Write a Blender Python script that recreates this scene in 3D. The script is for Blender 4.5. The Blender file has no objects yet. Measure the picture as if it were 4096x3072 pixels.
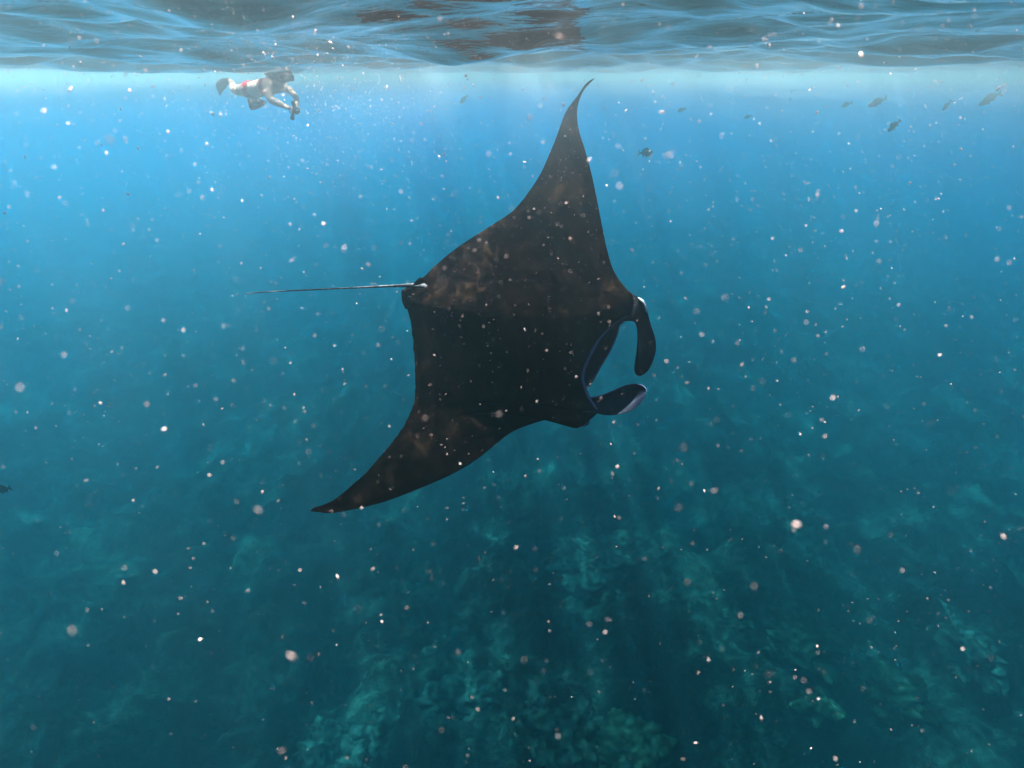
import bpy, bmesh, math, random
import numpy as np
from mathutils import Vector, Matrix, noise, Quaternion

S = bpy.context.scene
COL = S.collection
random.seed(11)
RNG = np.random.default_rng(5)

# ------------------------------------------------------------------ camera
CAM_H = -0.17                       # the lens is a hand's width below the surface (z = 0)
PITCH = math.radians(27.7)          # tilted down
FPX = 2355.0                        # focal length in pixels of the 4096 px wide photograph
cam_d = bpy.data.cameras.new('camera')
cam = bpy.data.objects.new('camera', cam_d)
COL.objects.link(cam)
cam.location = (0, 0, CAM_H)
cam.rotation_euler = (math.pi / 2 - PITCH, 0, 0)
cam_d.sensor_width = 36
cam_d.lens = FPX / 4096 * 36
cam_d.clip_start = 0.02
cam_d.clip_end = 3000
cam_d.dof.use_dof = True
cam_d.dof.focus_distance = 3.6
cam_d.dof.aperture_fstop = 4.2
S.camera = cam

# ------------------------------------------------------------------ sky and sun
SUN_DIR = Vector((-0.26, 0.32, 0.91)).normalized()
sun_el = math.asin(SUN_DIR.z)
sun_az = math.atan2(SUN_DIR.x, SUN_DIR.y)
W = bpy.data.worlds.new('World')
S.world = W
W.use_nodes = True
wn = W.node_tree
sky = wn.nodes.new('ShaderNodeTexSky')
sky.sky_type = 'NISHITA'
sky.sun_disc = False
sky.sun_elevation = sun_el
sky.sun_rotation = sun_az
bg = wn.nodes['Background']
bg.inputs[1].default_value = 0.05
wn.links.new(sky.outputs[0], bg.inputs[0])
sl = bpy.data.lights.new('sun', 'SUN')
sl.energy = 5.0
sl.angle = math.radians(0.5)
sl.color = (1.0, 0.95, 0.90)
sun = bpy.data.objects.new('sun', sl)
COL.objects.link(sun)
sun.rotation_euler = SUN_DIR.to_track_quat('Z', 'Y').to_euler()
sun.location = SUN_DIR * 60

S.view_settings.view_transform = 'Standard'
S.view_settings.look = 'None'
S.view_settings.gamma = 1
S.view_settings.exposure = 5.45
S.view_settings.use_curve_mapping = False

S.render.engine = 'CYCLES'
cy = S.cycles
cy.max_bounces = 8
cy.diffuse_bounces = 2
cy.glossy_bounces = 3
cy.transmission_bounces = 2
cy.transparent_max_bounces = 12
cy.volume_bounces = 2
cy.use_denoising = True
cy.denoiser = 'OPENIMAGEDENOISE'
cy.sample_clamp_indirect = 4
cy.sample_clamp_direct = 0
cy.caustics_reflective = False
cy.caustics_refractive = False
cy.blur_glossy = 0.5

# ------------------------------------------------------------------ helpers
def ray(px, py):
    """unit-depth direction of a photograph pixel (4096 x 3072) in world space"""
    x = (px - 2048) / FPX
    y = (1536 - py) / FPX
    c, s = math.cos(PITCH), math.sin(PITCH)
    return Vector((x, c + y * s, -s + y * c))

def at(px, py, d):
    return Vector((0, 0, CAM_H)) + ray(px, py) * d

def tag(o, label=None, cat=None, group=None, kind=None):
    if label: o['label'] = label
    if cat: o['category'] = cat
    if group: o['group'] = group
    if kind: o['kind'] = kind
    return o

def empty(name, loc=(0, 0, 0)):
    o = bpy.data.objects.new(name, None)
    o.empty_display_size = 0.1
    COL.objects.link(o)
    o.location = loc
    return o

def mesh_obj(name, verts, faces, mat, parent=None, smooth=True, origin=None):
    """one mesh object; verts in world space, stored relative to its origin"""
    org = Vector(origin) if origin is not None else (Vector(parent.location) if parent else Vector((0, 0, 0)))
    me = bpy.data.meshes.new(name)
    me.from_pydata([tuple(Vector(v) - org) for v in verts], [], faces)
    me.update()
    bm = bmesh.new(); bm.from_mesh(me)
    bmesh.ops.recalc_face_normals(bm, faces=bm.faces)
    bm.to_mesh(me); bm.free()
    me.polygons.foreach_set('use_smooth', [smooth] * len(me.polygons))
    if mat: me.materials.append(mat)
    o = bpy.data.objects.new(name, me)
    COL.objects.link(o)
    if parent:
        o.parent = parent
        o.location = org - Vector(parent.location)
    else:
        o.location = org
    return o

def grid_np(name, X, Y, Z, mat):
    ny, nx = X.shape
    me = bpy.data.meshes.new(name)
    me.vertices.add(nx * ny)
    me.vertices.foreach_set('co', np.stack([X, Y, Z], -1).astype(np.float32).ravel())
    i = np.arange(nx * ny).reshape(ny, nx)
    q = np.stack([i[:-1, :-1], i[:-1, 1:], i[1:, 1:], i[1:, :-1]], -1).reshape(-1, 4)
    me.loops.add(q.size)
    me.loops.foreach_set('vertex_index', q.ravel().astype(np.int32))
    me.polygons.add(len(q))
    me.polygons.foreach_set('loop_start', (np.arange(len(q)) * 4).astype(np.int32))
    me.polygons.foreach_set('loop_total', np.full(len(q), 4, np.int32))
    me.polygons.foreach_set('use_smooth', np.ones(len(q), bool))
    me.update(calc_edges=True)
    me.validate()
    me.materials.append(mat)
    o = bpy.data.objects.new(name, me)
    COL.objects.link(o)
    return o

def catmull(pts, n):
    """resample a polyline of tuples to n points with Catmull-Rom"""
    P = np.array(pts, float)
    m = len(P)
    out = []
    for k in range(n):
        t = k / (n - 1) * (m - 1)
        i = min(int(t), m - 2)
        f = t - i
        p0 = P[max(i - 1, 0)]; p1 = P[i]; p2 = P[i + 1]; p3 = P[min(i + 2, m - 1)]
        out.append(0.5 * ((2 * p1) + (-p0 + p2) * f + (2 * p0 - 5 * p1 + 4 * p2 - p3) * f * f
                          + (-p0 + 3 * p1 - 3 * p2 + p3) * f ** 3))
    return np.array(out)

def mat(name, col, rough=0.6, spec=0.4):
    spec = spec * 0.03            # wet skin and rubber hardly shine under water
    m = bpy.data.materials.new(name)
    m.use_nodes = True
    b = m.node_tree.nodes['Principled BSDF']
    b.inputs['Base Color'].default_value = (*col, 1)
    b.inputs['Roughness'].default_value = rough
    b.inputs['Specular IOR Level'].default_value = spec
    return m

def N(m, t, **k):
    n = m.node_tree.nodes.new(t)
    for a, v in k.items():
        if a in n.inputs.keys(): n.inputs[a].default_value = v
        else: setattr(n, a, v)
    return n

def L(m, a, b): m.node_tree.links.new(a, b)

def ramp(m, fac, stops):
    r = m.node_tree.nodes.new('ShaderNodeValToRGB')
    e = r.color_ramp.elements
    while len(e) < len(stops): e.new(0.5)
    for k, (p, c) in enumerate(stops):
        e[k].position = p
        e[k].color = (*c, 1) if len(c) == 3 else c
    L(m, fac, r.inputs[0])
    return r.outputs[0]

def spotted(name, base, other, scale, lo, hi, rough=0.6, spec=0.4, bump=0.0, bscale=60):
    m = mat(name, base, rough, spec)
    b = m.node_tree.nodes['Principled BSDF']
    tc = N(m, 'ShaderNodeTexCoord')
    n = N(m, 'ShaderNodeTexNoise', Scale=scale, Detail=6.0, Roughness=0.6)
    L(m, tc.outputs['Object'], n.inputs['Vector'])
    L(m, ramp(m, n.outputs[0], [(lo, base), (hi, other)]), b.inputs['Base Color'])
    if bump:
        n2 = N(m, 'ShaderNodeTexNoise', Scale=bscale, Detail=4.0)
        L(m, tc.outputs['Object'], n2.inputs['Vector'])
        bp = N(m, 'ShaderNodeBump', Strength=bump, Distance=0.01)
        L(m, n2.outputs[0], bp.inputs['Height'])
        L(m, bp.outputs[0], b.inputs['Normal'])
    return m

# ------------------------------------------------------------------ water surface
def spacing(n, half, dense):
    u = np.linspace(-1, 1, n)
    return half * np.sinh(u * dense) / math.sinh(dense)

WAVES = []
_r = np.random.default_rng(21)
for k in range(110):
    lam = 0.14 * (9.0 / 0.14) ** (_r.random())
    th = _r.normal(0.0, 0.75) + math.pi / 2 + 0.15      # travel mostly along the view
    amp = 0.0105 * lam ** 0.85 * (0.5 + _r.random())
    if lam > 2.5: amp *= 0.48
    if lam < 0.5: amp *= 0.75
    WAVES.append((2 * math.pi / lam * math.cos(th), 2 * math.pi / lam * math.sin(th), _r.random() * 6.283, amp * 0.30))

def wave_z(X, Y):
    Z = np.zeros_like(X)
    D = np.hypot(X, Y)
    for kx, ky, ph, a in WAVES:
        a = a * 1.5
        lam = 6.283 / math.hypot(kx, ky)
        fade = np.clip(1.3 - D / (lam * 55), 0, 1)
        w = np.sin(kx * X + ky * Y + ph)
        Z += a * fade * (w + 0.22 * np.cos(2 * (kx * X + ky * Y + ph)))
    # two long swell troughs: over the wing tip and over the snorkeller
    Z -= 0.075 * np.exp(-((Y - 3.0) / 1.0) ** 2) * np.exp(-((X - 0.5) / 1.6) ** 2)
    Z -= 0.088 * np.exp(-((Y - 7.6) / 1.5) ** 2) * np.exp(-((X + 3.0) / 3.0) ** 2)
    return Z

m_water = bpy.data.materials.new('water_surface')
m_water.use_nodes = True
nt = m_water.node_tree
for n in list(nt.nodes):
    if n.type != 'OUTPUT_MATERIAL': nt.nodes.remove(n)
out = [n for n in nt.nodes if n.type == 'OUTPUT_MATERIAL'][0]
fr = N(m_water, 'ShaderNodeFresnel', IOR=1.333)
tr = N(m_water, 'ShaderNodeBsdfTransparent')
gl = N(m_water, 'ShaderNodeBsdfGlossy', Roughness=0.0)
gl.inputs['Color'].default_value = (0.97, 0.97, 0.97, 1)
mx = N(m_water, 'ShaderNodeMixShader')
L(m_water, fr.outputs[0], mx.inputs[0]); L(m_water, tr.outputs[0], mx.inputs[1]); L(m_water, gl.outputs[0], mx.inputs[2])
L(m_water, mx.outputs[0], out.inputs['Surface'])
# noise in the transparent colour paints caustics and sun shafts into the passing light
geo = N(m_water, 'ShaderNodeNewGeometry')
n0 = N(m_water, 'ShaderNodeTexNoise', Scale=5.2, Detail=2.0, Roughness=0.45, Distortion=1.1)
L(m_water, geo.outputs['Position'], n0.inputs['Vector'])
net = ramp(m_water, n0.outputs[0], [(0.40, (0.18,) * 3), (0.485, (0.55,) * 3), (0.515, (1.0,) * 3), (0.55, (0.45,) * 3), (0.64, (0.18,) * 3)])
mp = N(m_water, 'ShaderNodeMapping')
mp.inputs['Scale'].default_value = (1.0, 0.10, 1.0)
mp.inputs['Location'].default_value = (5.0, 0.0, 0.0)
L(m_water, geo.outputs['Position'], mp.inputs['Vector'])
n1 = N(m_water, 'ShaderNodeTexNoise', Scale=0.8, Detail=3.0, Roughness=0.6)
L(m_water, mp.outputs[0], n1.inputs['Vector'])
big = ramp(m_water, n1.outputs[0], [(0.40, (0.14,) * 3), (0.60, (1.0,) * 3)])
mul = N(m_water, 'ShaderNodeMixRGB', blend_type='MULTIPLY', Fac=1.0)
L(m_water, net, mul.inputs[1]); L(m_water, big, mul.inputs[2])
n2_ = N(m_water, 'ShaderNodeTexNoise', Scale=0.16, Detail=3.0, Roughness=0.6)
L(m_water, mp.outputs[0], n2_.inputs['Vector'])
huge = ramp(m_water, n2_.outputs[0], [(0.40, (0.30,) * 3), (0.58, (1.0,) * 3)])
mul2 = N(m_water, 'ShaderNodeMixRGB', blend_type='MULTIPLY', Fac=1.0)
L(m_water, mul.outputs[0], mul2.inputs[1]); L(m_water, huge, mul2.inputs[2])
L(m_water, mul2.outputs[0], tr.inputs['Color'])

rip = N(m_water, 'ShaderNodeTexNoise', Scale=9.0, Detail=3.0, Roughness=0.6)
mp3 = N(m_water, 'ShaderNodeMapping')
mp3.inputs['Scale'].default_value = (0.6, 1.5, 1.0)
L(m_water, geo.outputs['Position'], mp3.inputs['Vector']); L(m_water, mp3.outputs[0], rip.inputs['Vector'])
bmp = N(m_water, 'ShaderNodeBump', Strength=0.55, Distance=0.012)
L(m_water, rip.outputs[0], bmp.inputs['Height'])
L(m_water, bmp.outputs[0], gl.inputs['Normal']); L(m_water, bmp.outputs[0], fr.inputs['Normal'])

ux = spacing(640, 505, 7.2)
uy = spacing(800, 505, 7.3) + 1.5
GX, GY = np.meshgrid(ux, uy)
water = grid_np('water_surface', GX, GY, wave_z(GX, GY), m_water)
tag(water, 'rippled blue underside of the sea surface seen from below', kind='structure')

# ------------------------------------------------------------------ the murky water as one even volume
def volume_box():
    me = bpy.data.meshes.new('haze')
    bm = bmesh.new()
    bmesh.ops.create_cube(bm, size=1)
    bmesh.ops.scale(bm, vec=(1000, 1000, 35.0), verts=bm.verts)
    bmesh.ops.translate(bm, vec=(0, 0, -16.9), verts=bm.verts)
    bm.to_mesh(me); bm.free()
    m = bpy.data.materials.new('haze')
    m.use_nodes = True
    t = m.node_tree
    for n in list(t.nodes):
        if n.type != 'OUTPUT_MATERIAL': t.nodes.remove(n)
    o_ = [n for n in t.nodes if n.type == 'OUTPUT_MATERIAL'][0]
    pv = t.nodes.new('ShaderNodeVolumePrincipled')
    ss = (0.0014, 0.0090, 0.0112)
    sa = (0.050, 0.0074, 0.0020)
    dens = ss[0] + sa[0]              # per metre; red dies out first
    c = [x / dens for x in ss]
    ac = [max(0.0, (1 - (sa[k] / dens) / (1 - c[k]))) ** 2 for k in range(3)]
    pv.inputs['Color'].default_value = (*c, 1)
    pv.inputs['Absorption Color'].default_value = (*ac, 1)
    pv.inputs['Density'].default_value = dens
    pv.inputs['Anisotropy'].default_value = 0.87
    t.links.new(pv.outputs[0], o_.inputs['Volume'])
    me.materials.append(m)
    o = bpy.data.objects.new('haze', me)
    COL.objects.link(o)
    return tag(o, 'hazy blue sea water with fading visibility', kind='stuff')
haze = volume_box()

# pale scattering layer added to whiten the view just under the surface
def milky_layer():
    me = bpy.data.meshes.new('whitening_layer')
    bm = bmesh.new()
    bmesh.ops.create_cube(bm, size=1)
    bmesh.ops.scale(bm, vec=(996, 996, 0.60), verts=bm.verts)
    bmesh.ops.translate(bm, vec=(0, 0, -0.12), verts=bm.verts)
    bm.to_mesh(me); bm.free()
    m = bpy.data.materials.new('whitening_layer')
    m.use_nodes = True
    t = m.node_tree
    for n in list(t.nodes):
        if n.type != 'OUTPUT_MATERIAL': t.nodes.remove(n)
    o_ = [n for n in t.nodes if n.type == 'OUTPUT_MATERIAL'][0]
    pv = t.nodes.new('ShaderNodeVolumePrincipled')
    pv.inputs['Color'].default_value = (0.97, 0.97, 0.97, 1)
    pv.inputs['Absorption Color'].default_value = (1, 1, 1, 1)
    pv.inputs['Density'].default_value = 0.066
    pv.inputs['Anisotropy'].default_value = 0.85
    t.links.new(pv.outputs[0], o_.inputs['Volume'])
    me.materials.append(m)
    o = bpy.data.objects.new('whitening_layer', me)
    COL.objects.link(o)
    return tag(o, 'added pale layer whitening the water just under the surface', kind='stuff')
milky_layer()

# ------------------------------------------------------------------ seabed
m_bed = mat('reef_seabed', (0.15, 0.16, 0.1), 0.9, 0.1)
b = m_bed.node_tree.nodes['Principled BSDF']
tc = N(m_bed, 'ShaderNodeTexCoord')
na = N(m_bed, 'ShaderNodeTexNoise', Scale=0.22, Detail=8.0, Roughness=0.62)
nb = N(m_bed, 'ShaderNodeTexNoise', Scale=2.6, Detail=8.0, Roughness=0.72)
nc = N(m_bed, 'ShaderNodeTexVoronoi', Scale=3.0)
for n in (na, nb, nc): L(m_bed, tc.outputs['Object'], n.inputs['Vector'])
ad = N(m_bed, 'ShaderNodeMixRGB', blend_type='MIX', Fac=0.42)
L(m_bed, na.outputs[0], ad.inputs[1]); L(m_bed, nb.outputs[0], ad.inputs[2])
cr = ramp(m_bed, ad.outputs[0], [(0.43, (0.0008, 0.0012, 0.0012)), (0.495, (0.0026, 0.0032, 0.0026)), (0.555, (0.010, 0.0115, 0.009)), (0.67, (0.034, 0.035, 0.026))])
L(m_bed, cr, b.inputs['Base Color'])
bb = N(m_bed, 'ShaderNodeBump', Strength=1.0, Distance=0.35)
L(m_bed, nb.outputs[0], bb.inputs['Height']); L(m_bed, bb.outputs[0], b.inputs['Normal'])

def bed_z(x, y):
    v = Vector((x * 0.11, y * 0.11, 3.1))
    z = noise.fractal(v, 0.9, 2.1, 5) * 1.7
    w = Vector((x * 0.62, y * 0.62, 7.7))
    z += (1 - abs(noise.noise(w))) * 0.45
    z += (noise.fractal(Vector((x * 1.3, y * 1.3, 1.3)), 0.7, 2.2, 4) * 0.38
          - abs(noise.noise(Vector((x * 0.33, y * 0.33, 5.3)))) * 1.6)
    if abs(x) < 60 and 0 < y < 110:
        z += max(0.0, 0.75 - noise.voronoi(Vector((x * 0.42, y * 0.42, 0.0)))[0][0]) * 1.5
        z += max(0.0, 0.7 - noise.voronoi(Vector((x * 1.25 + 9, y * 1.25, 0.0)))[0][0]) * 0.5
    z += 3.0 * math.exp(-((x - 14) / 9) ** 2 - ((y - 20) / 10) ** 2)
    return -29.0 + z

sx = spacing(380, 520, 5.0)
sy = spacing(420, 520, 4.8) + 24
BX, BY = np.meshgrid(sx, sy)
BZ = np.empty_like(BX)
for j in range(BX.shape[0]):
    yy = sy[j]
    for i in range(BX.shape[1]):
        BZ[j, i] = bed_z(sx[i], yy)
BZ = np.clip(BZ, -33.0, -21)
bed = grid_np('seabed', BX, BY, BZ, m_bed)
tag(bed, 'dark reef seabed with pale sand patches below the manta', kind='structure')

# ------------------------------------------------------------------ coral heads on the reef
m_coral = spotted('pale_coral', (0.0012, 0.0016, 0.0015), (0.016, 0.017, 0.013), 2.4, 0.42, 0.66, 0.9, 0.1, 1.0, 9)
m_green = spotted('green_coral', (0.0012, 0.002, 0.0012), (0.0145, 0.0165, 0.010), 2.6, 0.42, 0.66, 0.9, 0.1, 1.0, 9)
CORALS = [
    (1848, 2740, 1.25, m_coral, 'pale rounded coral head below the manta ray, on the dark middle of the reef'),
    (1520, 2935, 1.15, m_coral, 'broad pale coral mound near the bottom edge, left of the middle'),
    (1345, 3045, 0.85, m_coral, 'pale coral mound cut off by the bottom edge of the picture'),
    (1262, 2955, 0.50, m_coral, 'small pale coral knob just left of the broad mound near the bottom edge'),
    (2250, 2890, 0.95, m_coral, 'dull blue-green coral mound right of the middle near the bottom edge'),
    (3507, 2672, 0.60, m_coral, 'bright knobbly coral head on the reef at the lower right'),
    (2976, 2464, 0.45, m_green, 'small green coral knob high on the reef slope at the right'),
    (3563, 2775, 0.75, m_green, 'yellow-green coral head just below the bright knobbly one'),
    (2505, 3000, 0.85, m_green, 'green coral head at the bottom edge beside the dark hollow'),
    (3190, 2560, 0.95, m_green, 'wide greenish coral patch in the middle of the right-hand reef'),
    (3250, 2790, 0.65, m_green, 'green coral clump at the upper rim of the dark hollow'),
    (3820, 2560, 1.10, m_coral, 'low pale coral ridge towards the right edge'),
    (2420, 2250, 1.50, m_coral, 'hazy far coral rise straight below the head of the manta ray'),
    (3150, 2180, 1.60, m_coral, 'hazy far coral rise on the right, the most distant one'),
]
def on_bed(px, py):
    d = 15.0
    while d < 120:
        p = at(px, py, d)
        if p.z < bed_z(p.x, p.y): return p
        d += 0.25
    return at(px, py, 80)
for k, (px, py, rad_, mm, lab) in enumerate(CORALS):
    p = on_bed(px, py)
    bm = bmesh.new()
    bmesh.ops.create_icosphere(bm, subdivisions=5, radius=1)
    for v_ in bm.verts:
        q = v_.co.copy()
        n_ = 1 + 0.5 * noise.fractal(q * 1.7 + Vector((k * 7, 0, 0)), 0.8, 2.0, 4) + 0.13 * noise.noise(q * 7 + Vector((k, 3, 0)))
        v_.co = Vector((q.x * n_ * 1.15, q.y * n_, q.z * n_ * 0.42)) * rad_ * 1.85 * (1 + 0.08 * noise.noise(q * 16))
    me = bpy.data.meshes.new('coral_head'); bm.to_mesh(me); bm.free()
    me.polygons.foreach_set('use_smooth', [True] * len(me.polygons))
    me.materials.append(mm)
    o = bpy.data.objects.new('coral_head', me); COL.objects.link(o)
    o.location = (p.x, p.y, bed_z(p.x, p.y) - 0.30 * rad_)
    o.rotation_euler = (0, 0, k * 1.3)
    tag(o, lab, 'coral', 'coral heads on the seabed')

# ------------------------------------------------------------------ manta ray
MD = 3.4                            # distance of its body along the lens axis
m_skin = mat('manta_skin', (0.006, 0.004, 0.005), 0.6, 0.03)
b = m_skin.node_tree.nodes['Principled BSDF']
tc = N(m_skin, 'ShaderNodeTexCoord')
n1 = N(m_skin, 'ShaderNodeTexNoise', Scale=5.0, Detail=7.0, Roughness=0.65)
n2 = N(m_skin, 'ShaderNodeTexNoise', Scale=140.0, Detail=3.0)
n3 = N(m_skin, 'ShaderNodeTexNoise', Scale=26.0, Detail=5.0)
for n in (n1, n2, n3): L(m_skin, tc.outputs['Object'], n.inputs['Vector'])
L(m_skin, ramp(m_skin, n1.outputs[0], [(0.36, (0.0006, 0.0003, 0.0004)), (0.52, (0.0026, 0.0012, 0.0010)), (0.70, (0.012, 0.0066, 0.0036))]), b.inputs['Base Color'])
# small pale nicks and spots in the dark skin
sp_ = N(m_skin, 'ShaderNodeTexNoise', Scale=95.0, Detail=2.0)
L(m_skin, tc.outputs['Object'], sp_.inputs['Vector'])
sf_ = ramp(m_skin, sp_.outputs[0], [(0.66, (0.0,) * 3), (0.74, (0.7,) * 3)])
sm_ = N(m_skin, 'ShaderNodeMixRGB', blend_type='MIX')
sm_.inputs[2].default_value = (0.016, 0.011, 0.010, 1)
src_ = b.inputs['Base Color'].links[0].from_socket
L(m_skin, sf_, sm_.inputs[0]); L(m_skin, src_, sm_.inputs[1]); L(m_skin, sm_.outputs[0], b.inputs['Base Color'])
bp = N(m_skin, 'ShaderNodeBump', Strength=0.35, Distance=0.004)
L(m_skin, n3.outputs[0], bp.inputs['Height'])
bp2 = N(m_skin, 'ShaderNodeBump', Strength=0.25, Distance=0.0012)
L(m_skin, n2.outputs[0], bp2.inputs['Height']); L(m_skin, bp.outputs[0], bp2.inputs['Normal'])
L(m_skin, bp2.outputs[0], b.inputs['Normal'])

m_lip = spotted('manta_lip', (0.05, 0.06, 0.12), (0.10, 0.11, 0.20), 12, 0.35, 0.7, 0.5, 0.4)
m_mouth = spotted('manta_mouth', (0.008, 0.008, 0.016), (0.02, 0.02, 0.035), 10, 0.35, 0.7, 0.7, 0.2)
m_fin = spotted('manta_head_fin', (0.005, 0.0045, 0.006), (0.015, 0.014, 0.02), 7, 0.35, 0.75, 0.55, 0.35, 0.3, 50)
m_patch = spotted('manta_white_patch', (0.35, 0.34, 0.36), (0.6, 0.58, 0.58), 30, 0.3, 0.7, 0.6, 0.3)

ST = [((2377, 313), (2378, 315)), ((2344, 334), (2350, 343)), ((2311, 382), (2327, 376)), ((2271, 434), (2311, 425)),
      ((2250, 479), (2309, 473)), ((2229, 539), (2317, 527)), ((2199, 612), (2344, 612)), ((2151, 714), (2370, 712)),
      ((2060, 835), (2394, 830)), ((1960, 905), (2410, 913)), ((1858, 970), (2428, 998)), ((1790, 1020), (2449, 1070)),
      ((1735, 1068), (2473, 1113)), ((1700, 1103), (2505, 1155)), ((1665, 1128), (2540, 1188)), ((1628, 1147), (2545, 1235)),
      ((1610, 1168), (2500, 1266)), ((1613, 1200), (2449, 1299)), ((1626, 1225), (2398, 1350)), ((1643, 1290), (2360, 1415)),
      ((1652, 1365), (2333, 1480)), ((1658, 1440), (2331, 1520)), ((1660, 1500), (2343, 1560)), ((1661, 1560), (2362, 1600)),
      ((1656, 1610), (2392, 1640)), ((1642, 1650), (2380, 1662)), ((1618, 1700), (2304, 1714)), ((1585, 1748), (2240, 1675)),
      ((1560, 1780), (2186, 1679)), ((1530, 1815), (2115, 1700)), ((1500, 1850), (2048, 1728)), ((1460, 1895), (1981, 1778)),
      ((1420, 1930), (1914, 1833)), ((1380, 1965), (1824, 1889)), ((1335, 2000), (1700, 1945)), ((1290, 2020), (1560, 2000)),
      ((1265, 2027), (1450, 2030)), ((1250, 2034), (1330, 2052)), ((1243, 2042), (1272, 2048)), ((1243, 2045), (1246, 2046))]
NR, NC = 150, 34
Tp = catmull([s[0] for s in ST], NR)
Lp = catmull([s[1] for s in ST], NR)
MID = 17.5 / (len(ST) - 1)          # row of the backbone

def wing_lift(px, py):
    """how far a point of the disc stands towards the viewer: the upper wing leans back, the lower wing comes forward"""
    up = max(0.0, (1250 - py) / 950)
    lo = max(0.0, (1500 - (py + (2200 - px) * 0.25) + 0) / -700)
    return -0.42 * up ** 1.6 + 0.42 * lo ** 1.7

axis_view = ray(2048, 1536).normalized()
root_loc = at(2000, 1330, MD)
manta = empty('manta_ray', root_loc)
tag(manta, 'large black manta ray banking below the surface, mouth open and long thin tail trailing', 'manta ray')

mv, mf = [], []
ids_d, ids_v = [], []
for r in range(NR):
    t = r / (NR - 1)
    T, Le = Tp[r], Lp[r]
    chord = math.hypot(*(Le - T)) / FPX * MD
    mid = math.exp(-((t - MID) / 0.17) ** 2)
    h = 0.045 * chord ** 1.15 + 0.16 * mid
    rd, rv = [], []
    for c in range(NC):
        u = c / (NC - 1)
        u = 0.5 - 0.5 * math.cos(u * math.pi)          # finer at both edges
        P = T * (1 - u) + Le * u
        P = P + np.array([0.0, -62.0 * math.exp(-((t * (len(ST) - 1) - 26.2) / 1.9) ** 2) * math.sin(math.pi * u)])
        lead = mid * 0.35 if u > 0.5 else 0.0
        prof = (math.sin(math.pi * u ** 0.85) ** 0.8 if 0 < u < 1 else 0.0)
        # blunt nose at the mouth
        prof = max(prof, mid * (1 - ((u - 0.72) / 0.28) ** 2) ** 0.5 * 0.75) if u > 0.72 and u < 1 else prof
        spine = 0.045 * math.exp(-((t - MID) / 0.035) ** 2) * (1 - u) ** 0.7 * u ** 0.5
        shoulder = 0.03 * math.exp(-((t - MID - 0.01) / 0.09) ** 2) * math.exp(-((u - 0.72) / 0.2) ** 2)
        z0 = wing_lift(P[0], P[1])
        # a gentle undulation of the flexible wing's rear edge
        z0 += 0.02 * math.sin(t * 26) * (1 - u) ** 3 * (1 - mid)
        wd = z0 + h * prof + spine + shoulder
        wv = z0 - h * prof * 0.8
        edge = c in (0, NC - 1)
        jx = jy = 0.0
        if c == 0 and 0.35 < t < 0.72:                    # nicks in the rear edge
            jx = 5 * noise.noise(Vector((t * 160, 0, 0))); 
        pd = at(P[0] + jx, P[1] + jy, MD - wd)
        rd.append(len(mv)); mv.append(pd)
        if edge: rv.append(rd[-1])
        else:
            rv.append(len(mv)); mv.append(at(P[0], P[1], MD - wv))
    ids_d.append(rd); ids_v.append(rv)
for r in range(NR - 1):
    for c in range(NC - 1):
        a = ids_d
        mf.append((a[r][c], a[r][c + 1], a[r + 1][c + 1], a[r + 1][c]))
        a = ids_v
        mf.append((a[r][c], a[r + 1][c], a[r + 1][c + 1], a[r][c + 1]))
for a, rr in ((0, 0), (1, NR - 1)):
    for c in range(NC - 1):
        f = [ids_d[rr][c], ids_d[rr][c + 1], ids_v[rr][c + 1], ids_v[rr][c]]
        f2 = []
        for x in f:
            if x not in f2: f2.append(x)
        if len(f2) > 2: mf.append(tuple(f2))
mesh_obj('body', mv, mf, m_skin, manta)

def tube(pts, radii, seg=10, flat=None):
    """swept tube; pts Vectors; flat squeezes it along a direction"""
    vs, fs = [], []
    n = len(pts)
    for i, p in enumerate(pts):
        d = (pts[min(i + 1, n - 1)] - pts[max(i - 1, 0)]).normalized()
        a = d.cross(Vector((0, 0, 1)))
        if a.length < 0.1: a = d.cross(Vector((1, 0, 0)))
        a.normalize(); b_ = d.cross(a).normalized()
        for k in range(seg):
            an = 2 * math.pi * k / seg
            vs.append(p + (a * math.cos(an) + b_ * math.sin(an)) * radii[i])
    for i in range(n - 1):
        for k in range(seg):
            k2 = (k + 1) % seg
            fs.append((i * seg + k, i * seg + k2, (i + 1) * seg + k2, (i + 1) * seg + k))
    fs.append(tuple(range(seg))); fs.append(tuple(range((n - 1) * seg, n * seg))[::-1])
    return vs, fs

def paddle(stations, depth, cup, thick, n=40, nc=12):
    """a cupped flexible blade between two edges given as pixel pairs; depth(t) is metres towards the viewer"""
    A = catmull([s[0] for s in stations], n)
    B = catmull([s[1] for s in stations], n)
    vs, fs, D, V = [], [], [], []
    for i in range(n):
        t = i / (n - 1)
        rd, rv = [], []
        for c in range(nc):
            u = 0.5 - 0.5 * math.cos(c / (nc - 1) * math.pi)
            P = A[i] * (1 - u) + B[i] * u
            s = math.sin(math.pi * u)
            w = depth(t, u) - cup * s
            th = thick * (s ** 0.5 if 0 < u < 1 else 0) * min(1.0, 0.2 + 3 * (1 - t) ** 0.5)
            rd.append(len(vs)); vs.append(at(P[0], P[1], MD - w - th))
            if c in (0, nc - 1): rv.append(rd[-1])
            else: rv.append(len(vs)); vs.append(at(P[0], P[1], MD - w + th))
        D.append(rd); V.append(rv)
    for i in range(n - 1):
        for c in range(nc - 1):
            fs.append((D[i][c], D[i][c + 1], D[i + 1][c + 1], D[i + 1][c]))
            fs.append((V[i][c], V[i + 1][c], V[i + 1][c + 1], V[i][c + 1]))
    for rr in (0, n - 1):
        ring = D[rr] + V[rr][1:-1][::-1]
        fs.append(tuple(ring))
    return vs, fs

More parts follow.
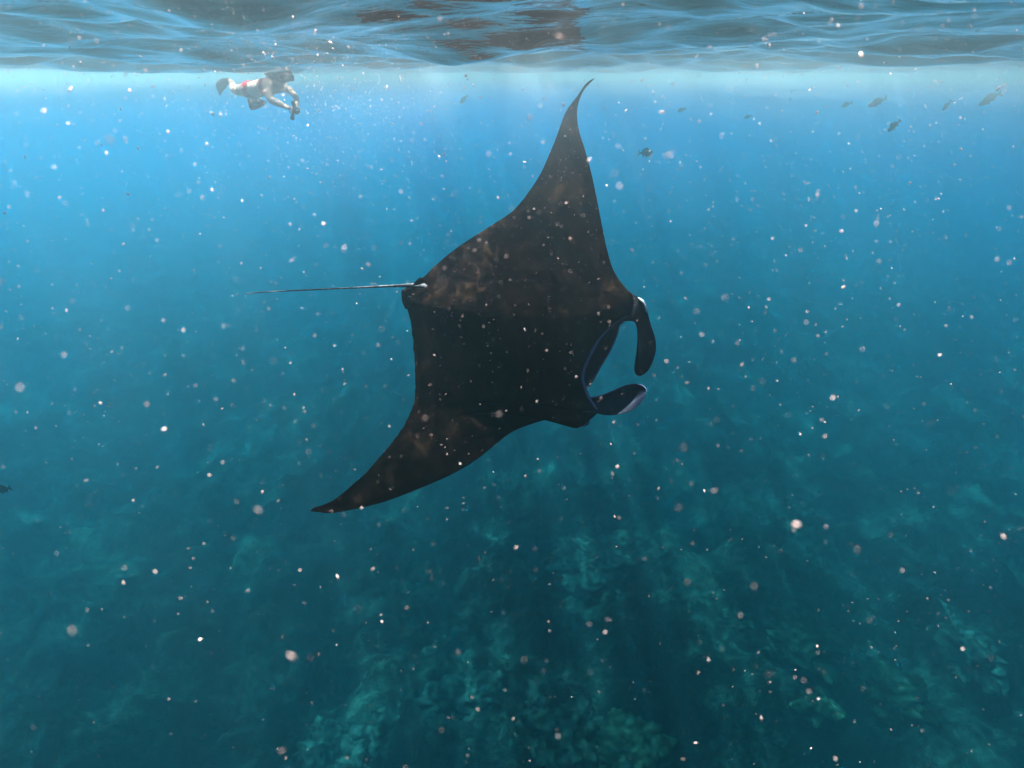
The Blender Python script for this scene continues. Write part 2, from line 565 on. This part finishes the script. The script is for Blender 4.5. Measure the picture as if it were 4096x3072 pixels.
base_w = wing_lift(2480, 1230)
upper = [((2440, 1140), (2440, 1290)), ((2500, 1160), (2480, 1288)), ((2545, 1184), (2515, 1284)), ((2574, 1206), (2535, 1287)),
         ((2589, 1245), (2545, 1304)), ((2604, 1300), (2549, 1332)), ((2621, 1354), (2549, 1368)), ((2624, 1400), (2545, 1409)),
         ((2611, 1447), (2539, 1450)), ((2590, 1485), (2537, 1480)), ((2566, 1502), (2543, 1497)), ((2556, 1504), (2551, 1502))]
v, f = paddle(upper, lambda t, u: base_w + 0.04 - 0.16 * max(0, 1 - t / 0.22) ** 1.3 - 0.09 * t + 0.03 * math.sin(t * 3), 0.010, 0.030, 48)
o = mesh_obj('head_fin', v, f, m_fin, manta)
tag(o, 'upper head fin curling downwards with a white patch at its base')
pc = [at(2566 + 13 * math.cos(a), 1205 + 10 * math.sin(a), MD - base_w - 0.055) for a in (0,)]
lower = [((2330, 1560), (2330, 1650)), ((2360, 1590), (2375, 1652)), ((2400, 1583), (2415, 1660)), ((2453, 1563), (2453, 1661)),
         ((2495, 1544), (2497, 1653)), ((2535, 1536), (2535, 1637)), ((2567, 1541), (2560, 1614)), ((2582, 1554), (2577, 1592)),
         ((2586, 1568), (2584, 1578))]
v, f = paddle(lower, lambda t, u: 0.05 + 0.05 * t - 0.05 * (1 - u), 0.035, 0.008, 44)
m_fin2 = spotted('manta_head_fin_inside', (0.003, 0.004, 0.009), (0.008, 0.010, 0.021), 7, 0.3, 0.7, 0.5, 0.4)
o = mesh_obj('head_fin', v, f, m_fin2, manta)
tag(o, 'lower head fin held straight forward, bluish inner side')

ed = catmull([s_[0] for s_ in lower[1:]], 40)
v, f = tube([at(p[0], p[1] + 1, MD - 0.055 - 0.03 * (i / 39) + 0.05) for i, p in enumerate(ed)], [0.0045] * 40, 8)
mesh_obj('fin_rim_light', v, f, m_lip, manta)  # pale tube added along the upper edge as a painted rim light

# white patch as a thin blister of skin on the outer bend of the upper head fin
vs, fs = [], []
patch_ring = [(2549, 1188), (2562, 1191), (2574, 1201), (2583, 1216), (2588, 1234), (2589, 1252), (2583, 1244), (2578, 1228), (2570, 1213), (2560, 1203)]
c0 = at(2578, 1213, MD - base_w - 0.078)
for p in patch_ring: vs.append(at(p[0], p[1], MD - base_w - 0.068))
for p in patch_ring: vs.append(at(p[0], p[1], MD - base_w - 0.030))
vs.append(c0)
n = len(patch_ring)
for k in range(n):
    fs.append((k, (k + 1) % n, 2 * n)); fs.append((k, k + n, (k + 1) % n + n, (k + 1) % n))
mesh_obj('white_patch', vs, fs, m_patch, manta)

# lip, mouth cavity and lower jaw
rim = catmull([(2545, 1262), (2525, 1266), (2495, 1268), (2449, 1299), (2398, 1350), (2360, 1415), (2333, 1480), (2330, 1520), (2343, 1560), (2362, 1600), (2390, 1640)], 50)
pts = [at(p[0] - 1, p[1], MD - wing_lift(*p) - 0.012) for p in rim]
rr = [0.014 * (0.35 + 0.65 * math.sin(math.pi * min(1, max(0, (i + 2) / 53)))) for i in range(50)]
v, f = tube(pts, rr, 8)
mesh_obj('upper_lip', v, f, m_lip, manta)
jaw = catmull([(2495, 1288), (2476, 1303), (2468, 1337), (2449, 1383), (2424, 1430), (2398, 1472), (2373, 1518), (2346, 1554), (2335, 1570)], 40)
rim2 = catmull([(2470, 1275), (2435, 1300), (2390, 1345), (2350, 1410), (2325, 1470), (2318, 1520), (2325, 1560)], 40)
vs, fs, D, V = [], [], [], []
for i in range(40):
    rd, rv = [], []
    for c in range(12):
        u = c / 11
        P = rim2[i] * (1 - u) + jaw[i] * u
        w = -0.03 - 0.16 * u ** 0.8 - 0.05 * math.sin(math.pi * u)
        th = 0.012 * (1 - 0.5 * u)
        rd.append(len(vs)); vs.append(at(P[0], P[1], MD - w))
        rv.append(len(vs)); vs.append(at(P[0], P[1], MD - w + th * 2))
    D.append(rd); V.append(rv)
for i in range(39):
    for c in range(11):
        fs.append((D[i][c], D[i][c + 1], D[i + 1][c + 1], D[i + 1][c]))
        fs.append((V[i][c], V[i + 1][c], V[i + 1][c + 1], V[i][c + 1]))
    fs.append((D[i][11], V[i][11], V[i + 1][11], D[i + 1][11])); fs.append((D[i][0], D[i + 1][0], V[i + 1][0], V[i][0]))
mesh_obj('mouth', vs, fs, m_mouth, manta)
v, f = tube([at(p[0], p[1], MD + 0.19 + 0.005) for p in jaw], [0.006] * 40, 8)
mesh_obj('lower_lip', v, f, m_lip, manta)

# eye on the lower side of the head
def blob(c, r, sc=(1, 1, 1), seg=20, rings=12):
    bm = bmesh.new()
    bmesh.ops.create_uvsphere(bm, u_segments=seg, v_segments=rings, radius=r)
    vs = [Vector((v.co.x * sc[0], v.co.y * sc[1], v.co.z * sc[2])) + c for v in bm.verts]
    fs = [tuple(v.index for v in f.verts) for f in bm.faces]
    bm.free()
    return vs, fs
v, f = blob(at(2322, 1688, MD - 0.0), 0.036, (1.5, 0.9, 0.75))
mesh_obj('eye', v, f, m_lip, manta)

# tail, little back fin, hip fin
tl = catmull([(1760, 1170), (1700, 1150), (1646, 1142), (1596, 1143), (1522, 1146), (1397, 1152), (1198, 1161), (1049, 1169), (1010, 1172), (980, 1177)], 60)
pts = [at(p[0], p[1], MD - 0.055 + 0.05 * (i / 59) - 0.10 * (i / 59) ** 2) for i, p in enumerate(tl)]
rad = []
for i in range(60):
    t = i / 59
    rad.append((0.030 * (1 - t) ** 5 + 0.0048 * (1 - t) ** 0.5 + 0.0012) * min(1, 0.05 + t * 7))
v, f = tube(pts, rad, 12)
m_tail = spotted('manta_tail', (0.03, 0.03, 0.035), (0.14, 0.14, 0.15), 40, 0.4, 0.7, 0.22, 0.9)
mesh_obj('tail', v, f, m_tail, manta)
df = [((1700, 1138), (1704, 1138)), ((1690, 1112), (1704, 1132)), ((1676, 1112), (1690, 1135)), ((1655, 1133), (1672, 1140)), ((1650, 1138), (1655, 1141))]
v, f = paddle(df, lambda t, u: 0.10, 0.0, 0.006, 16, 6)
mesh_obj('back_fin', v, f, m_skin, manta)
hf = [((1640, 1150), (1680, 1190)), ((1608, 1160), (1640, 1220)), ((1606, 1185), (1632, 1235)), ((1609, 1208), (1625, 1236)), ((1616, 1226), (1622, 1236))]
v, f = paddle(hf, lambda t, u: 0.03, 0.0, 0.007, 16, 6)
mesh_obj('hip_fin', v, f, m_skin, manta)

# ------------------------------------------------------------------ fish
m_fish = spotted('grey_fish', (0.003, 0.0035, 0.004), (0.010, 0.011, 0.013), 20, 0.35, 0.7, 0.5, 0.4)
m_fishfin = spotted('fish_fins', (0.003, 0.0035, 0.004), (0.006, 0.007, 0.008), 20, 0.35, 0.7, 0.5, 0.3)
def fish_parts(length, deep):
    vs, fs = [], []
    n, sg = 18, 14
    for i in range(n):
        t = i / (n - 1)
        hgt = deep * (math.sin(math.pi * min(1, t * 0.93 + 0.04)) ** 0.75) * (1 - 0.55 * t ** 2) + 0.012
        for k in range(sg):
            a = 2 * math.pi * k / sg
            vs.append(Vector(((0.42 - t * 0.86) * length, math.cos(a) * hgt * 0.36 * length, math.sin(a) * hgt * length)))
    for i in range(n - 1):
        for k in range(sg):
            fs.append((i * sg + k, i * sg + (k + 1) % sg, (i + 1) * sg + (k + 1) % sg, (i + 1) * sg + k))
    fs.append(tuple(range(sg))); fs.append(tuple(range((n - 1) * sg, n * sg))[::-1])
    def blade(outline, th):
        m = len(outline)
        v = [Vector((x * length, th * length, z * length)) for x, z in outline] + [Vector((x * length, -th * length, z * length)) for x, z in outline]
        f = [tuple(range(m)), tuple(range(m, 2 * m))[::-1]] + [(k, k + m, (k + 1) % m + m, (k + 1) % m) for k in range(m)]
        return v, f
    tail = blade([(-0.40, 0.03), (-0.50, 0.15), (-0.58, 0.19), (-0.53, 0.03), (-0.53, -0.03), (-0.58, -0.19), (-0.50, -0.14), (-0.40, -0.03)], 0.006)
    dor = blade([(0.18, deep * 0.8), (0.05, deep + 0.09), (-0.15, deep + 0.06), (-0.30, deep * 0.55 + 0.05), (-0.30, deep * 0.3), (0.0, deep * 0.7)], 0.006)
    pel = blade([(0.10, -deep * 0.8), (0.02, -deep - 0.07), (-0.05, -deep * 0.8), (-0.12, -deep * 0.7), (-0.2, -deep - 0.04), (-0.30, -deep * 0.3), (0, -deep * 0.7)], 0.006)
    return (vs, fs), tail, dor, pel
FISH = [  # px, py, distance, length, deep, heading in the picture plane (deg), yaw, label
    (3505, 411, 11.5, 0.36, 0.17, 200, 15, 'dim grey fish, the middle of the row of three under the surface at the right'),
    (3955, 398, 9.5, 0.38, 0.16, 207, 10, 'dark slender fish nearest the right edge of the picture, just below the surface'),
    (3383, 420, 13.5, 0.24, 0.17, 195, 30, 'small faint fish swimming just left of a larger grey fish'),
    (3785, 425, 13.0, 0.25, 0.16, 235, 30, 'faint fish tilted steeply, left of the slender fish by the right edge'),
    (3574, 506, 9.0, 0.22, 0.20, 225, 25, 'small dark fish with its tail raised, the darkest of the fish at the right'),
    (2586, 612, 11.0, 0.32, 0.22, 8, 20, 'blurred deep-bodied fish to the right of the upper wing of the manta ray'),
    (2724, 440, 15.0, 0.22, 0.2, 190, 25, 'tiny pale fish below the surface right of the wing tip of the manta ray'),
    (2990, 468, 15.5, 0.22, 0.2, 185, 40, 'tiny pale fish midway between the wing tip and the right-hand fish'),
    (1853, 400, 15.0, 0.30, 0.15, 215, 25, 'very faint fish left of the wing tip of the manta ray'),
    (6, 1958, 5.5, 0.20, 0.20, 190, 10, 'dark fish cut off by the left edge of the picture'),
]
for px, py, d, ln, deep, head, yaw, lab in FISH:
    ln *= 2.5; d *= 2.5
    c = at(px, py, d)
    right = Vector((1, 0, 0)); up = Vector((0, math.sin(PITCH), math.cos(PITCH)))
    fwd = right * math.cos(math.radians(head)) + up * math.sin(math.radians(head))
    fwd = (fwd * math.cos(math.radians(yaw)) + axis_view * math.sin(math.radians(yaw))).normalized()
    if abs(fwd.x) < 0.1: fwd.x = 0.1
    side = fwd.cross(Vector((0, 0, 1))).normalized()
    upv = side.cross(fwd).normalized()
    root = empty('fish', c)
    tag(root, lab, 'fish', 'fish swimming under the surface')
    parts = fish_parts(ln, deep)
    for nm, (v, f), mm in zip(('body', 'tail_fin', 'upper_fin', 'belly_fin'), parts, (m_fish, m_fishfin, m_fishfin, m_fishfin)):
        w = [c + fwd * p.x + side * p.y + upv * p.z for p in v]
        mesh_obj(nm, w, f, mm, root)

# ------------------------------------------------------------------ snorkelling woman
def Zp(x, y, d):
    """point from the enlarged view of the swimmer (about 0.8 mm per unit at 8 m)"""
    return at(800 + 0.226 * x, 220 + 0.226 * y, d)

def skin_mesh(chains, sub=2):
    """chains: list of lists of (point, radius) or an int index to branch from; returns verts, faces"""
    verts, rad, edges = [], [], []
    for ch in chains:
        prev = None
        for item in ch:
            if isinstance(item, int): prev = item; continue
            verts.append(item[0]); rad.append(item[1] if isinstance(item[1], tuple) else (item[1], item[1]))
            if prev is not None: edges.append((prev, len(verts) - 1))
            prev = len(verts) - 1
    org = verts[0].copy()
    me = bpy.data.meshes.new('tmp')
    me.from_pydata([tuple(v - org) for v in verts], edges, [])
    o = bpy.data.objects.new('tmp', me); COL.objects.link(o)
    o.modifiers.new('s', 'SKIN').use_smooth_shade = True
    if not me.skin_vertices: raise RuntimeError('no skin layer')
    for k, r in enumerate(rad):
        me.skin_vertices[0].data[k].radius = r
        me.skin_vertices[0].data[k].use_root = (k == 0)
    ss = o.modifiers.new('u', 'SUBSURF'); ss.levels = sub; ss.render_levels = sub
    dg = bpy.context.evaluated_depsgraph_get()
    ev = o.evaluated_get(dg).to_mesh()
    V = [v.co.copy() + org for v in ev.vertices]
    F = [tuple(p.vertices) for p in ev.polygons]
    o.evaluated_get(dg).to_mesh_clear()
    bpy.data.objects.remove(o); bpy.data.meshes.remove(me)
    return V, F

def join(*parts):
    V, F = [], []
    for v, f in parts:
        b0 = len(V); V += list(v); F += [tuple(i + b0 for i in x) for x in f]
    return V, F

m_flesh = spotted('skin', (0.68, 0.38, 0.28), (0.80, 0.52, 0.42), 14, 0.3, 0.7, 0.5, 0.4)
m_red = spotted('red_fabric', (0.38, 0.004, 0.018), (0.46, 0.010, 0.03), 30, 0.3, 0.7, 0.7, 0.2)
m_hair = spotted('brown_hair', (0.012, 0.005, 0.003), (0.16, 0.06, 0.022), 60, 0.35, 0.7, 0.45, 0.5)
m_black = spotted('black_rubber', (0.012, 0.012, 0.014), (0.03, 0.03, 0.034), 20, 0.3, 0.7, 0.5, 0.4)
m_glass = mat('mask_glass', (0.05, 0.07, 0.08), 0.1, 0.8)

pelvis = Zp(905, 600, 8.05)
person = empty('person', pelvis)
tag(person, 'snorkelling woman in red bikini and black fins, arms reaching down, just under the surface', 'person')
waist = Zp(1010, 590, 7.92); belly = Zp(1120, 580, 7.82); chest = Zp(1285, 570, 7.70)
chains = [
    [(pelvis, (0.135, 0.125)), (waist, (0.115, 0.105)), (belly, (0.12, 0.115)), (chest, (0.15, 0.135)),
     (Zp(1375, 500, 7.62), (0.075, 0.075)), (Zp(1410, 455, 7.57), (0.052, 0.055)), (Zp(1440, 410, 7.53), (0.075, 0.08)), (Zp(1478, 365, 7.49), (0.088, 0.094)), (Zp(1500, 335, 7.46), (0.06, 0.07))],
    # near arm
    [3, (Zp(1195, 525, 7.56), 0.068), (Zp(1205, 650, 7.48), 0.058), (Zp(1240, 785, 7.40), 0.050), (Zp(1370, 850, 7.34), 0.046), (Zp(1500, 905, 7.28), 0.028), (Zp(1560, 935, 7.26), (0.032, 0.020)), (Zp(1600, 955, 7.25), (0.034, 0.018))],
    # far arm
    [3, (Zp(1475, 560, 7.82), 0.058), (Zp(1590, 620, 7.76), 0.046), (Zp(1680, 715, 7.68), 0.038), (Zp(1715, 800, 7.55), 0.036), (Zp(1712, 880, 7.40), 0.024), (Zp(1706, 915, 7.34), (0.030, 0.020)), (Zp(1700, 945, 7.30), (0.032, 0.018))],
    # near leg
    [0, (Zp(835, 610, 8.12), 0.098), (Zp(710, 625, 8.32), 0.082), (Zp(605, 620, 8.50), 0.060), (Zp(585, 555, 8.64), 0.058), (Zp(560, 480, 8.82), 0.040), (Zp(520, 455, 8.90), 0.034)],
    # far leg
    [0, (Zp(960, 640, 8.24), 0.098), (Zp(950, 700, 8.42), 0.080), (Zp(940, 760, 8.62), 0.058), (Zp(960, 790, 8.80), 0.052), (Zp(985, 810, 8.98), 0.038), (Zp(1000, 830, 9.03), 0.034)],
]
bodyV, bodyF = skin_mesh(chains, 2)
# fingers and thumbs, each a short bent chain rooted inside the palm and closing round the grip
def fingers(palm, direction, spread, curl):
    out = []
    d = direction.normalized(); s = spread.normalized(); c = curl.normalized()
    for k in range(4):
        ln = (0.040, 0.046, 0.043, 0.034)[k]
        p0 = palm + s * (k - 1.5) * 0.019
        p1 = p0 + d * ln
        p2 = p1 + d * ln * 0.35 + c * ln * 0.65
        p3 = p2 + c * ln * 0.45 - d * ln * 0.35
        out.append(skin_mesh([[(p0, 0.009), (p1, 0.0088), (p2, 0.008), (p3, 0.0065)]], 1))
    t0 = palm - s * 0.030 - d * 0.02
    out.append(skin_mesh([[(t0, 0.011), (t0 - s * 0.012 + d * 0.03 + c * 0.012, 0.0095), (t0 + d * 0.052 + c * 0.03, 0.008)]], 1))
    return out
R3 = Vector((1, 0, 0))
U3 = Vector((0, math.sin(PITCH), math.cos(PITCH)))
f1 = fingers(Zp(1615, 960, 7.25), R3 * 0.9 - U3 * 0.45, U3 * 0.9 + R3 * 0.4, axis_view * 0.9 + R3 * 0.3)
f2 = fingers(Zp(1700, 950, 7.29), -U3 * 0.9 - R3 * 0.3, axis_view * 0.3 + U3 * 0.4 - R3 * 0.8, -axis_view * 0.6 - R3 * 0.6)
# nose, ears and feet
nose = blob(Zp(1560, 440, 7.44), 0.016, (1.2, 1, 1), 10, 8)
ear = blob(Zp(1400, 395, 7.42), 0.022, (0.6, 0.6, 1.1), 10, 8)
V, F = join((bodyV, bodyF), *f1, *f2, nose, ear)
mesh_obj('body', V, F, m_flesh, person)

# bikini: bands of cloth lying on the body
def band(name, centre, axis, half, reach, off=0.006):
    axis = axis.normalized()
    keep, rev, vs, fs = [], {}, [], []
    for f in bodyF:
        c = sum((bodyV[i] for i in f), Vector()) / len(f)
        d = c - centre
        if abs(d.dot(axis)) < half and (d - axis * d.dot(axis)).length < reach:
            keep.append(f)
    nrm = {}
    for f in keep:
        a, b_, c = bodyV[f[0]], bodyV[f[1]], bodyV[f[2]]
        n_ = (b_ - a).cross(c - a).normalized()
        for i in f: nrm[i] = nrm.get(i, Vector()) + n_
    for i in nrm:
        rev[i] = len(vs); vs.append(bodyV[i] + nrm[i].normalized() * off)
    for f in keep: fs.append(tuple(rev[i] for i in f))
    if fs: return mesh_obj(name, vs, fs, m_red, person)
band('bikini_bottom', pelvis + (waist - pelvis) * 0.1, waist - pelvis + R3 * 0.05 + U3 * 0.02, 0.080, 0.26)
band('bikini_top', chest - (chest - belly) * 0.18, chest - belly, 0.050, 0.19)

# swim fins: a foot pocket and a broad ribbed blade
def fin_blade(outline, d0, d1, thick):
    n_ = len(outline)
    cx = sum(p[0] for p in outline) / n_; cy_ = sum(p[1] for p in outline) / n_
    vs, fs = [], []
    for sgn in (1, -1):
        for ring, sc in ((0, 1.0), (1, 0.82), (2, 0.45)):
            for k, p in enumerate(outline):
                x = cx + (p[0] - cx) * sc; y = cy_ + (p[1] - cy_) * sc
                tt = k / (n_ - 1)
                dd = d0 + (d1 - d0) * (0.5 - 0.5 * math.cos(2 * math.pi * tt)) * sc
                vs.append(Zp(x, y, dd - sgn * thick * (0.15 if ring == 0 else 0.6 if ring == 1 else 1.0)))
        vs.append(Zp(cx, cy_, (d0 + d1) / 2 - sgn * thick))
    blk = 3 * n_ + 1
    for s_ in (0, 1):
        b0 = s_ * blk
        for r_ in range(2):
            for k in range(n_):
                k2 = (k + 1) % n_
                fs.append((b0 + r_ * n_ + k, b0 + r_ * n_ + k2, b0 + (r_ + 1) * n_ + k2, b0 + (r_ + 1) * n_ + k))
        for k in range(n_):
            fs.append((b0 + 2 * n_ + k, b0 + 2 * n_ + (k + 1) % n_, b0 + 3 * n_))
    for k in range(n_): fs.append((k, (k + 1) % n_, blk + (k + 1) % n_, blk + k))
    return vs, fs
def smooth_loop(pts, n=36):
    return [tuple(p) for p in catmull(pts + [pts[0]], n + 1)[:-1]]
fa = fin_blade(smooth_loop([(505, 418), (440, 410), (370, 425), (315, 470), (278, 520), (300, 600), (330, 680), (358, 715), (400, 655), (440, 605), (480, 550), (500, 500)]), 8.9, 9.05, 0.012)
pk = skin_mesh([[(Zp(540, 462, 8.86), 0.05), (Zp(480, 470, 8.92), 0.055), (Zp(420, 490, 8.97), 0.03)]], 2)
mesh_obj('swim_fin', *join(fa, pk), m_black, person)
fb = fin_blade(smooth_loop([(835, 770), (960, 770), (1080, 780), (1175, 830), (1130, 885), (1060, 935), (980, 968), (910, 972), (876, 945), (856, 880)]), 9.0, 9.08, 0.012)
pk = skin_mesh([[(Zp(985, 800, 8.98), 0.05), (Zp(1005, 840, 9.03), 0.055), (Zp(1000, 880, 9.06), 0.03)]], 2)
mesh_obj('swim_fin', *join(fb, pk), m_black, person)

# hair: a cap over the skull and long wet locks trailing back along the surface
locks = [blob(Zp(1465, 350, 7.50), 0.112, (1.08, 1.0, 0.85), 20, 14)]
rh = random.Random(4)
for k in range(70):
    a = rh.random(); b2 = rh.random()
    s0 = Zp(1420 + 90 * a, 300 + 120 * b2, 7.50 + 0.07 * rh.random())
    tx = 1110 + 190 * rh.random() + 60 * b2; ty = 285 + 120 * b2 + 40 * rh.random()
    if k % 4 == 0: tx, ty = 1290 + 160 * rh.random(), 440 + 90 * rh.random()
    s2 = Zp(tx, max(262, ty), 7.55 + 0.15 * rh.random())
    s1 = (s0 + s2) / 2 + Vector((0, 0, 0.006 * rh.random())) + U3 * 0.012 * (rh.random() - 0.6)
    pts = [Vector(p) for p in catmull([s0, s1, s2], 9)]
    r0 = 0.015 + 0.010 * rh.random()
    locks.append(tube(pts, [r0 * (1 - 0.85 * (i / 8)) for i in range(9)], 6))
mesh_obj('hair', *join(*locks), m_hair, person)

# diving mask: strap, frame, window
mc = Zp(1568, 402, 7.44)
bm = bmesh.new(); bmesh.ops.create_cube(bm, size=1)
bmesh.ops.bevel(bm, geom=bm.edges[:], offset=0.22, segments=3, affect='EDGES', profile=0.6)
face_dir = (R3 * 0.75 - axis_view * 0.35 - U3 * 0.55).normalized()
q = face_dir.to_track_quat('X', 'Z').to_matrix()
def boxlike(bm, c, q, sx_, sy_, sz_):
    return [q @ Vector((v.co.x * sx_, v.co.y * sy_, v.co.z * sz_)) + c for v in bm.verts], [tuple(v.index for v in f.verts) for f in bm.faces]
bm.verts.index_update()
msk = mesh_obj('diving_mask', *boxlike(bm, mc, q, 0.06, 0.135, 0.075), m_black, person)
win = boxlike(bm, mc + face_dir * 0.026, q, 0.018, 0.115, 0.058)
wo = mesh_obj('window', *win, m_glass, None, origin=mc)
wo.parent = msk; wo.location = mc - Vector(person.location) - Vector(msk.location)

# the small camera on a grip she holds out in both hands
cc = Zp(1660, 985, 7.23)
rig = empty('underwater_camera', cc)
tag(rig, 'small dark camera on a grip held out in both hands of the snorkeller', 'camera')
gp, gt = Zp(1668, 900, 7.25), Zp(1632, 1130, 7.22)
v, f = tube([gp.lerp(gt, i / 12) for i in range(13)], [0.017 + 0.003 * math.sin(i * 1.6) + (0.008 if i > 9 else 0) for i in range(13)], 14)
mesh_obj('hand_grip', v, f, m_black, rig)
mesh_obj('housing', *boxlike(bm, Zp(1712, 985, 7.22), Matrix.Rotation(0.5, 3, 'Y'), 0.062, 0.04, 0.075), m_black, rig)
mesh_obj('clamp', *boxlike(bm, Zp(1655, 865, 7.26), Matrix.Rotation(-0.2, 3, 'Y'), 0.04, 0.03, 0.07), m_black, rig)
lv, lf = tube([Zp(1722, 990, 7.20), Zp(1750, 1000, 7.19)], [0.020, 0.018], 18)
mesh_obj('lens', lv, lf, m_glass, rig)
bm.free()


# ------------------------------------------------------------------ drifting flecks of plankton
def snow():
    base = np.array([(1, 0, 0), (-1, 0, 0), (0, 1, 0), (0, -1, 0), (0, 0, 1), (0, 0, -1)], float)
    tri = np.array([(0, 2, 4), (2, 1, 4), (1, 3, 4), (3, 0, 4), (2, 0, 5), (1, 2, 5), (3, 1, 5), (0, 3, 5)])
    P, R = [], []
    rg = np.random.default_rng(77)
    n = 46000
    while len(P) < n:
        d = 0.32 + 6.0 * rg.random() ** 0.62
        x = (rg.random() - 0.5) * 2.5 * d
        y = (rg.random() - 0.5) * 1.9 * d
        c, s = math.cos(PITCH), math.sin(PITCH)
        w = (x, c * d + y * s, CAM_H - s * d + y * c)
        if P and rg.random() < 0.35:                     # some drift in small clumps
            q_ = P[int(len(P) * rg.random())]
            sg_ = 0.04 + 0.10 * rg.random()
            w = tuple(q_[k_] + rg.normal(0, sg_) for k_ in range(3))
            d = math.sqrt(w[0] ** 2 + w[1] ** 2 + (w[2] - CAM_H) ** 2)
            if d < 0.3: continue
        if w[2] > -0.06 or rg.random() > 0.05 + 0.95 * math.exp(w[2] / 0.7): continue
        r = 0.00041 * math.exp(rg.normal(0, 0.55))
        if rg.random() < 0.03: r *= 2.6
        r = min(r, 0.0028)
        if d < 0.8: r = min(r, 0.0012)
        P.append(w); R.append(r)
    P = np.array(P); R = np.array(R)
    V = np.empty((n, 6, 3))
    for i in range(n):
        q, _ = np.linalg.qr(rg.normal(size=(3, 3)))
        sc = np.array([1 + rg.random() * 2.2, 0.6 + 0.5 * rg.random(), 0.6 + 0.5 * rg.random()])
        V[i] = (base * sc * R[i]) @ q + P[i]
    F = (tri[None] + (np.arange(n) * 6)[:, None, None]).reshape(-1, 3)
    me = bpy.data.meshes.new('plankton')
    me.vertices.add(n * 6); me.vertices.foreach_set('co', V.astype(np.float32).ravel())
    me.loops.add(F.size); me.loops.foreach_set('vertex_index', F.astype(np.int32).ravel())
    me.polygons.add(len(F))
    me.polygons.foreach_set('loop_start', (np.arange(len(F)) * 3).astype(np.int32))
    me.polygons.foreach_set('loop_total', np.full(len(F), 3, np.int32))
    me.update(calc_edges=True)
    m = mat('plankton', (0.2, 0.15, 0.14), 0.5, 0.5)
    bs = m.node_tree.nodes['Principled BSDF']
    gp_ = N(m, 'ShaderNodeNewGeometry')
    pn_ = N(m, 'ShaderNodeTexNoise', Scale=23.0, Detail=1.0)      # every fleck has a shade of its own
    L(m, gp_.outputs['Position'], pn_.inputs['Vector'])
    pc_ = ramp(m, pn_.outputs[0], [(0.33, (0.32, 0.25, 0.235)), (0.50, (0.60, 0.47, 0.44)), (0.66, (0.92, 0.74, 0.70))])
    L(m, pc_, bs.inputs['Base Color'])
    tl_ = N(m, 'ShaderNodeBsdfTranslucent')
    L(m, pc_, tl_.inputs['Color'])
    mx_ = N(m, 'ShaderNodeMixShader', Fac=0.5)
    om = [q_ for q_ in m.node_tree.nodes if q_.type == 'OUTPUT_MATERIAL'][0]
    L(m, bs.outputs[0], mx_.inputs[1]); L(m, tl_.outputs[0], mx_.inputs[2]); L(m, mx_.outputs[0], om.inputs['Surface'])
    me.materials.append(m)
    o = bpy.data.objects.new('plankton', me)
    COL.objects.link(o)
    tag(o, 'pinkish white plankton flecks drifting through the water', 'plankton', kind='stuff')
snow()
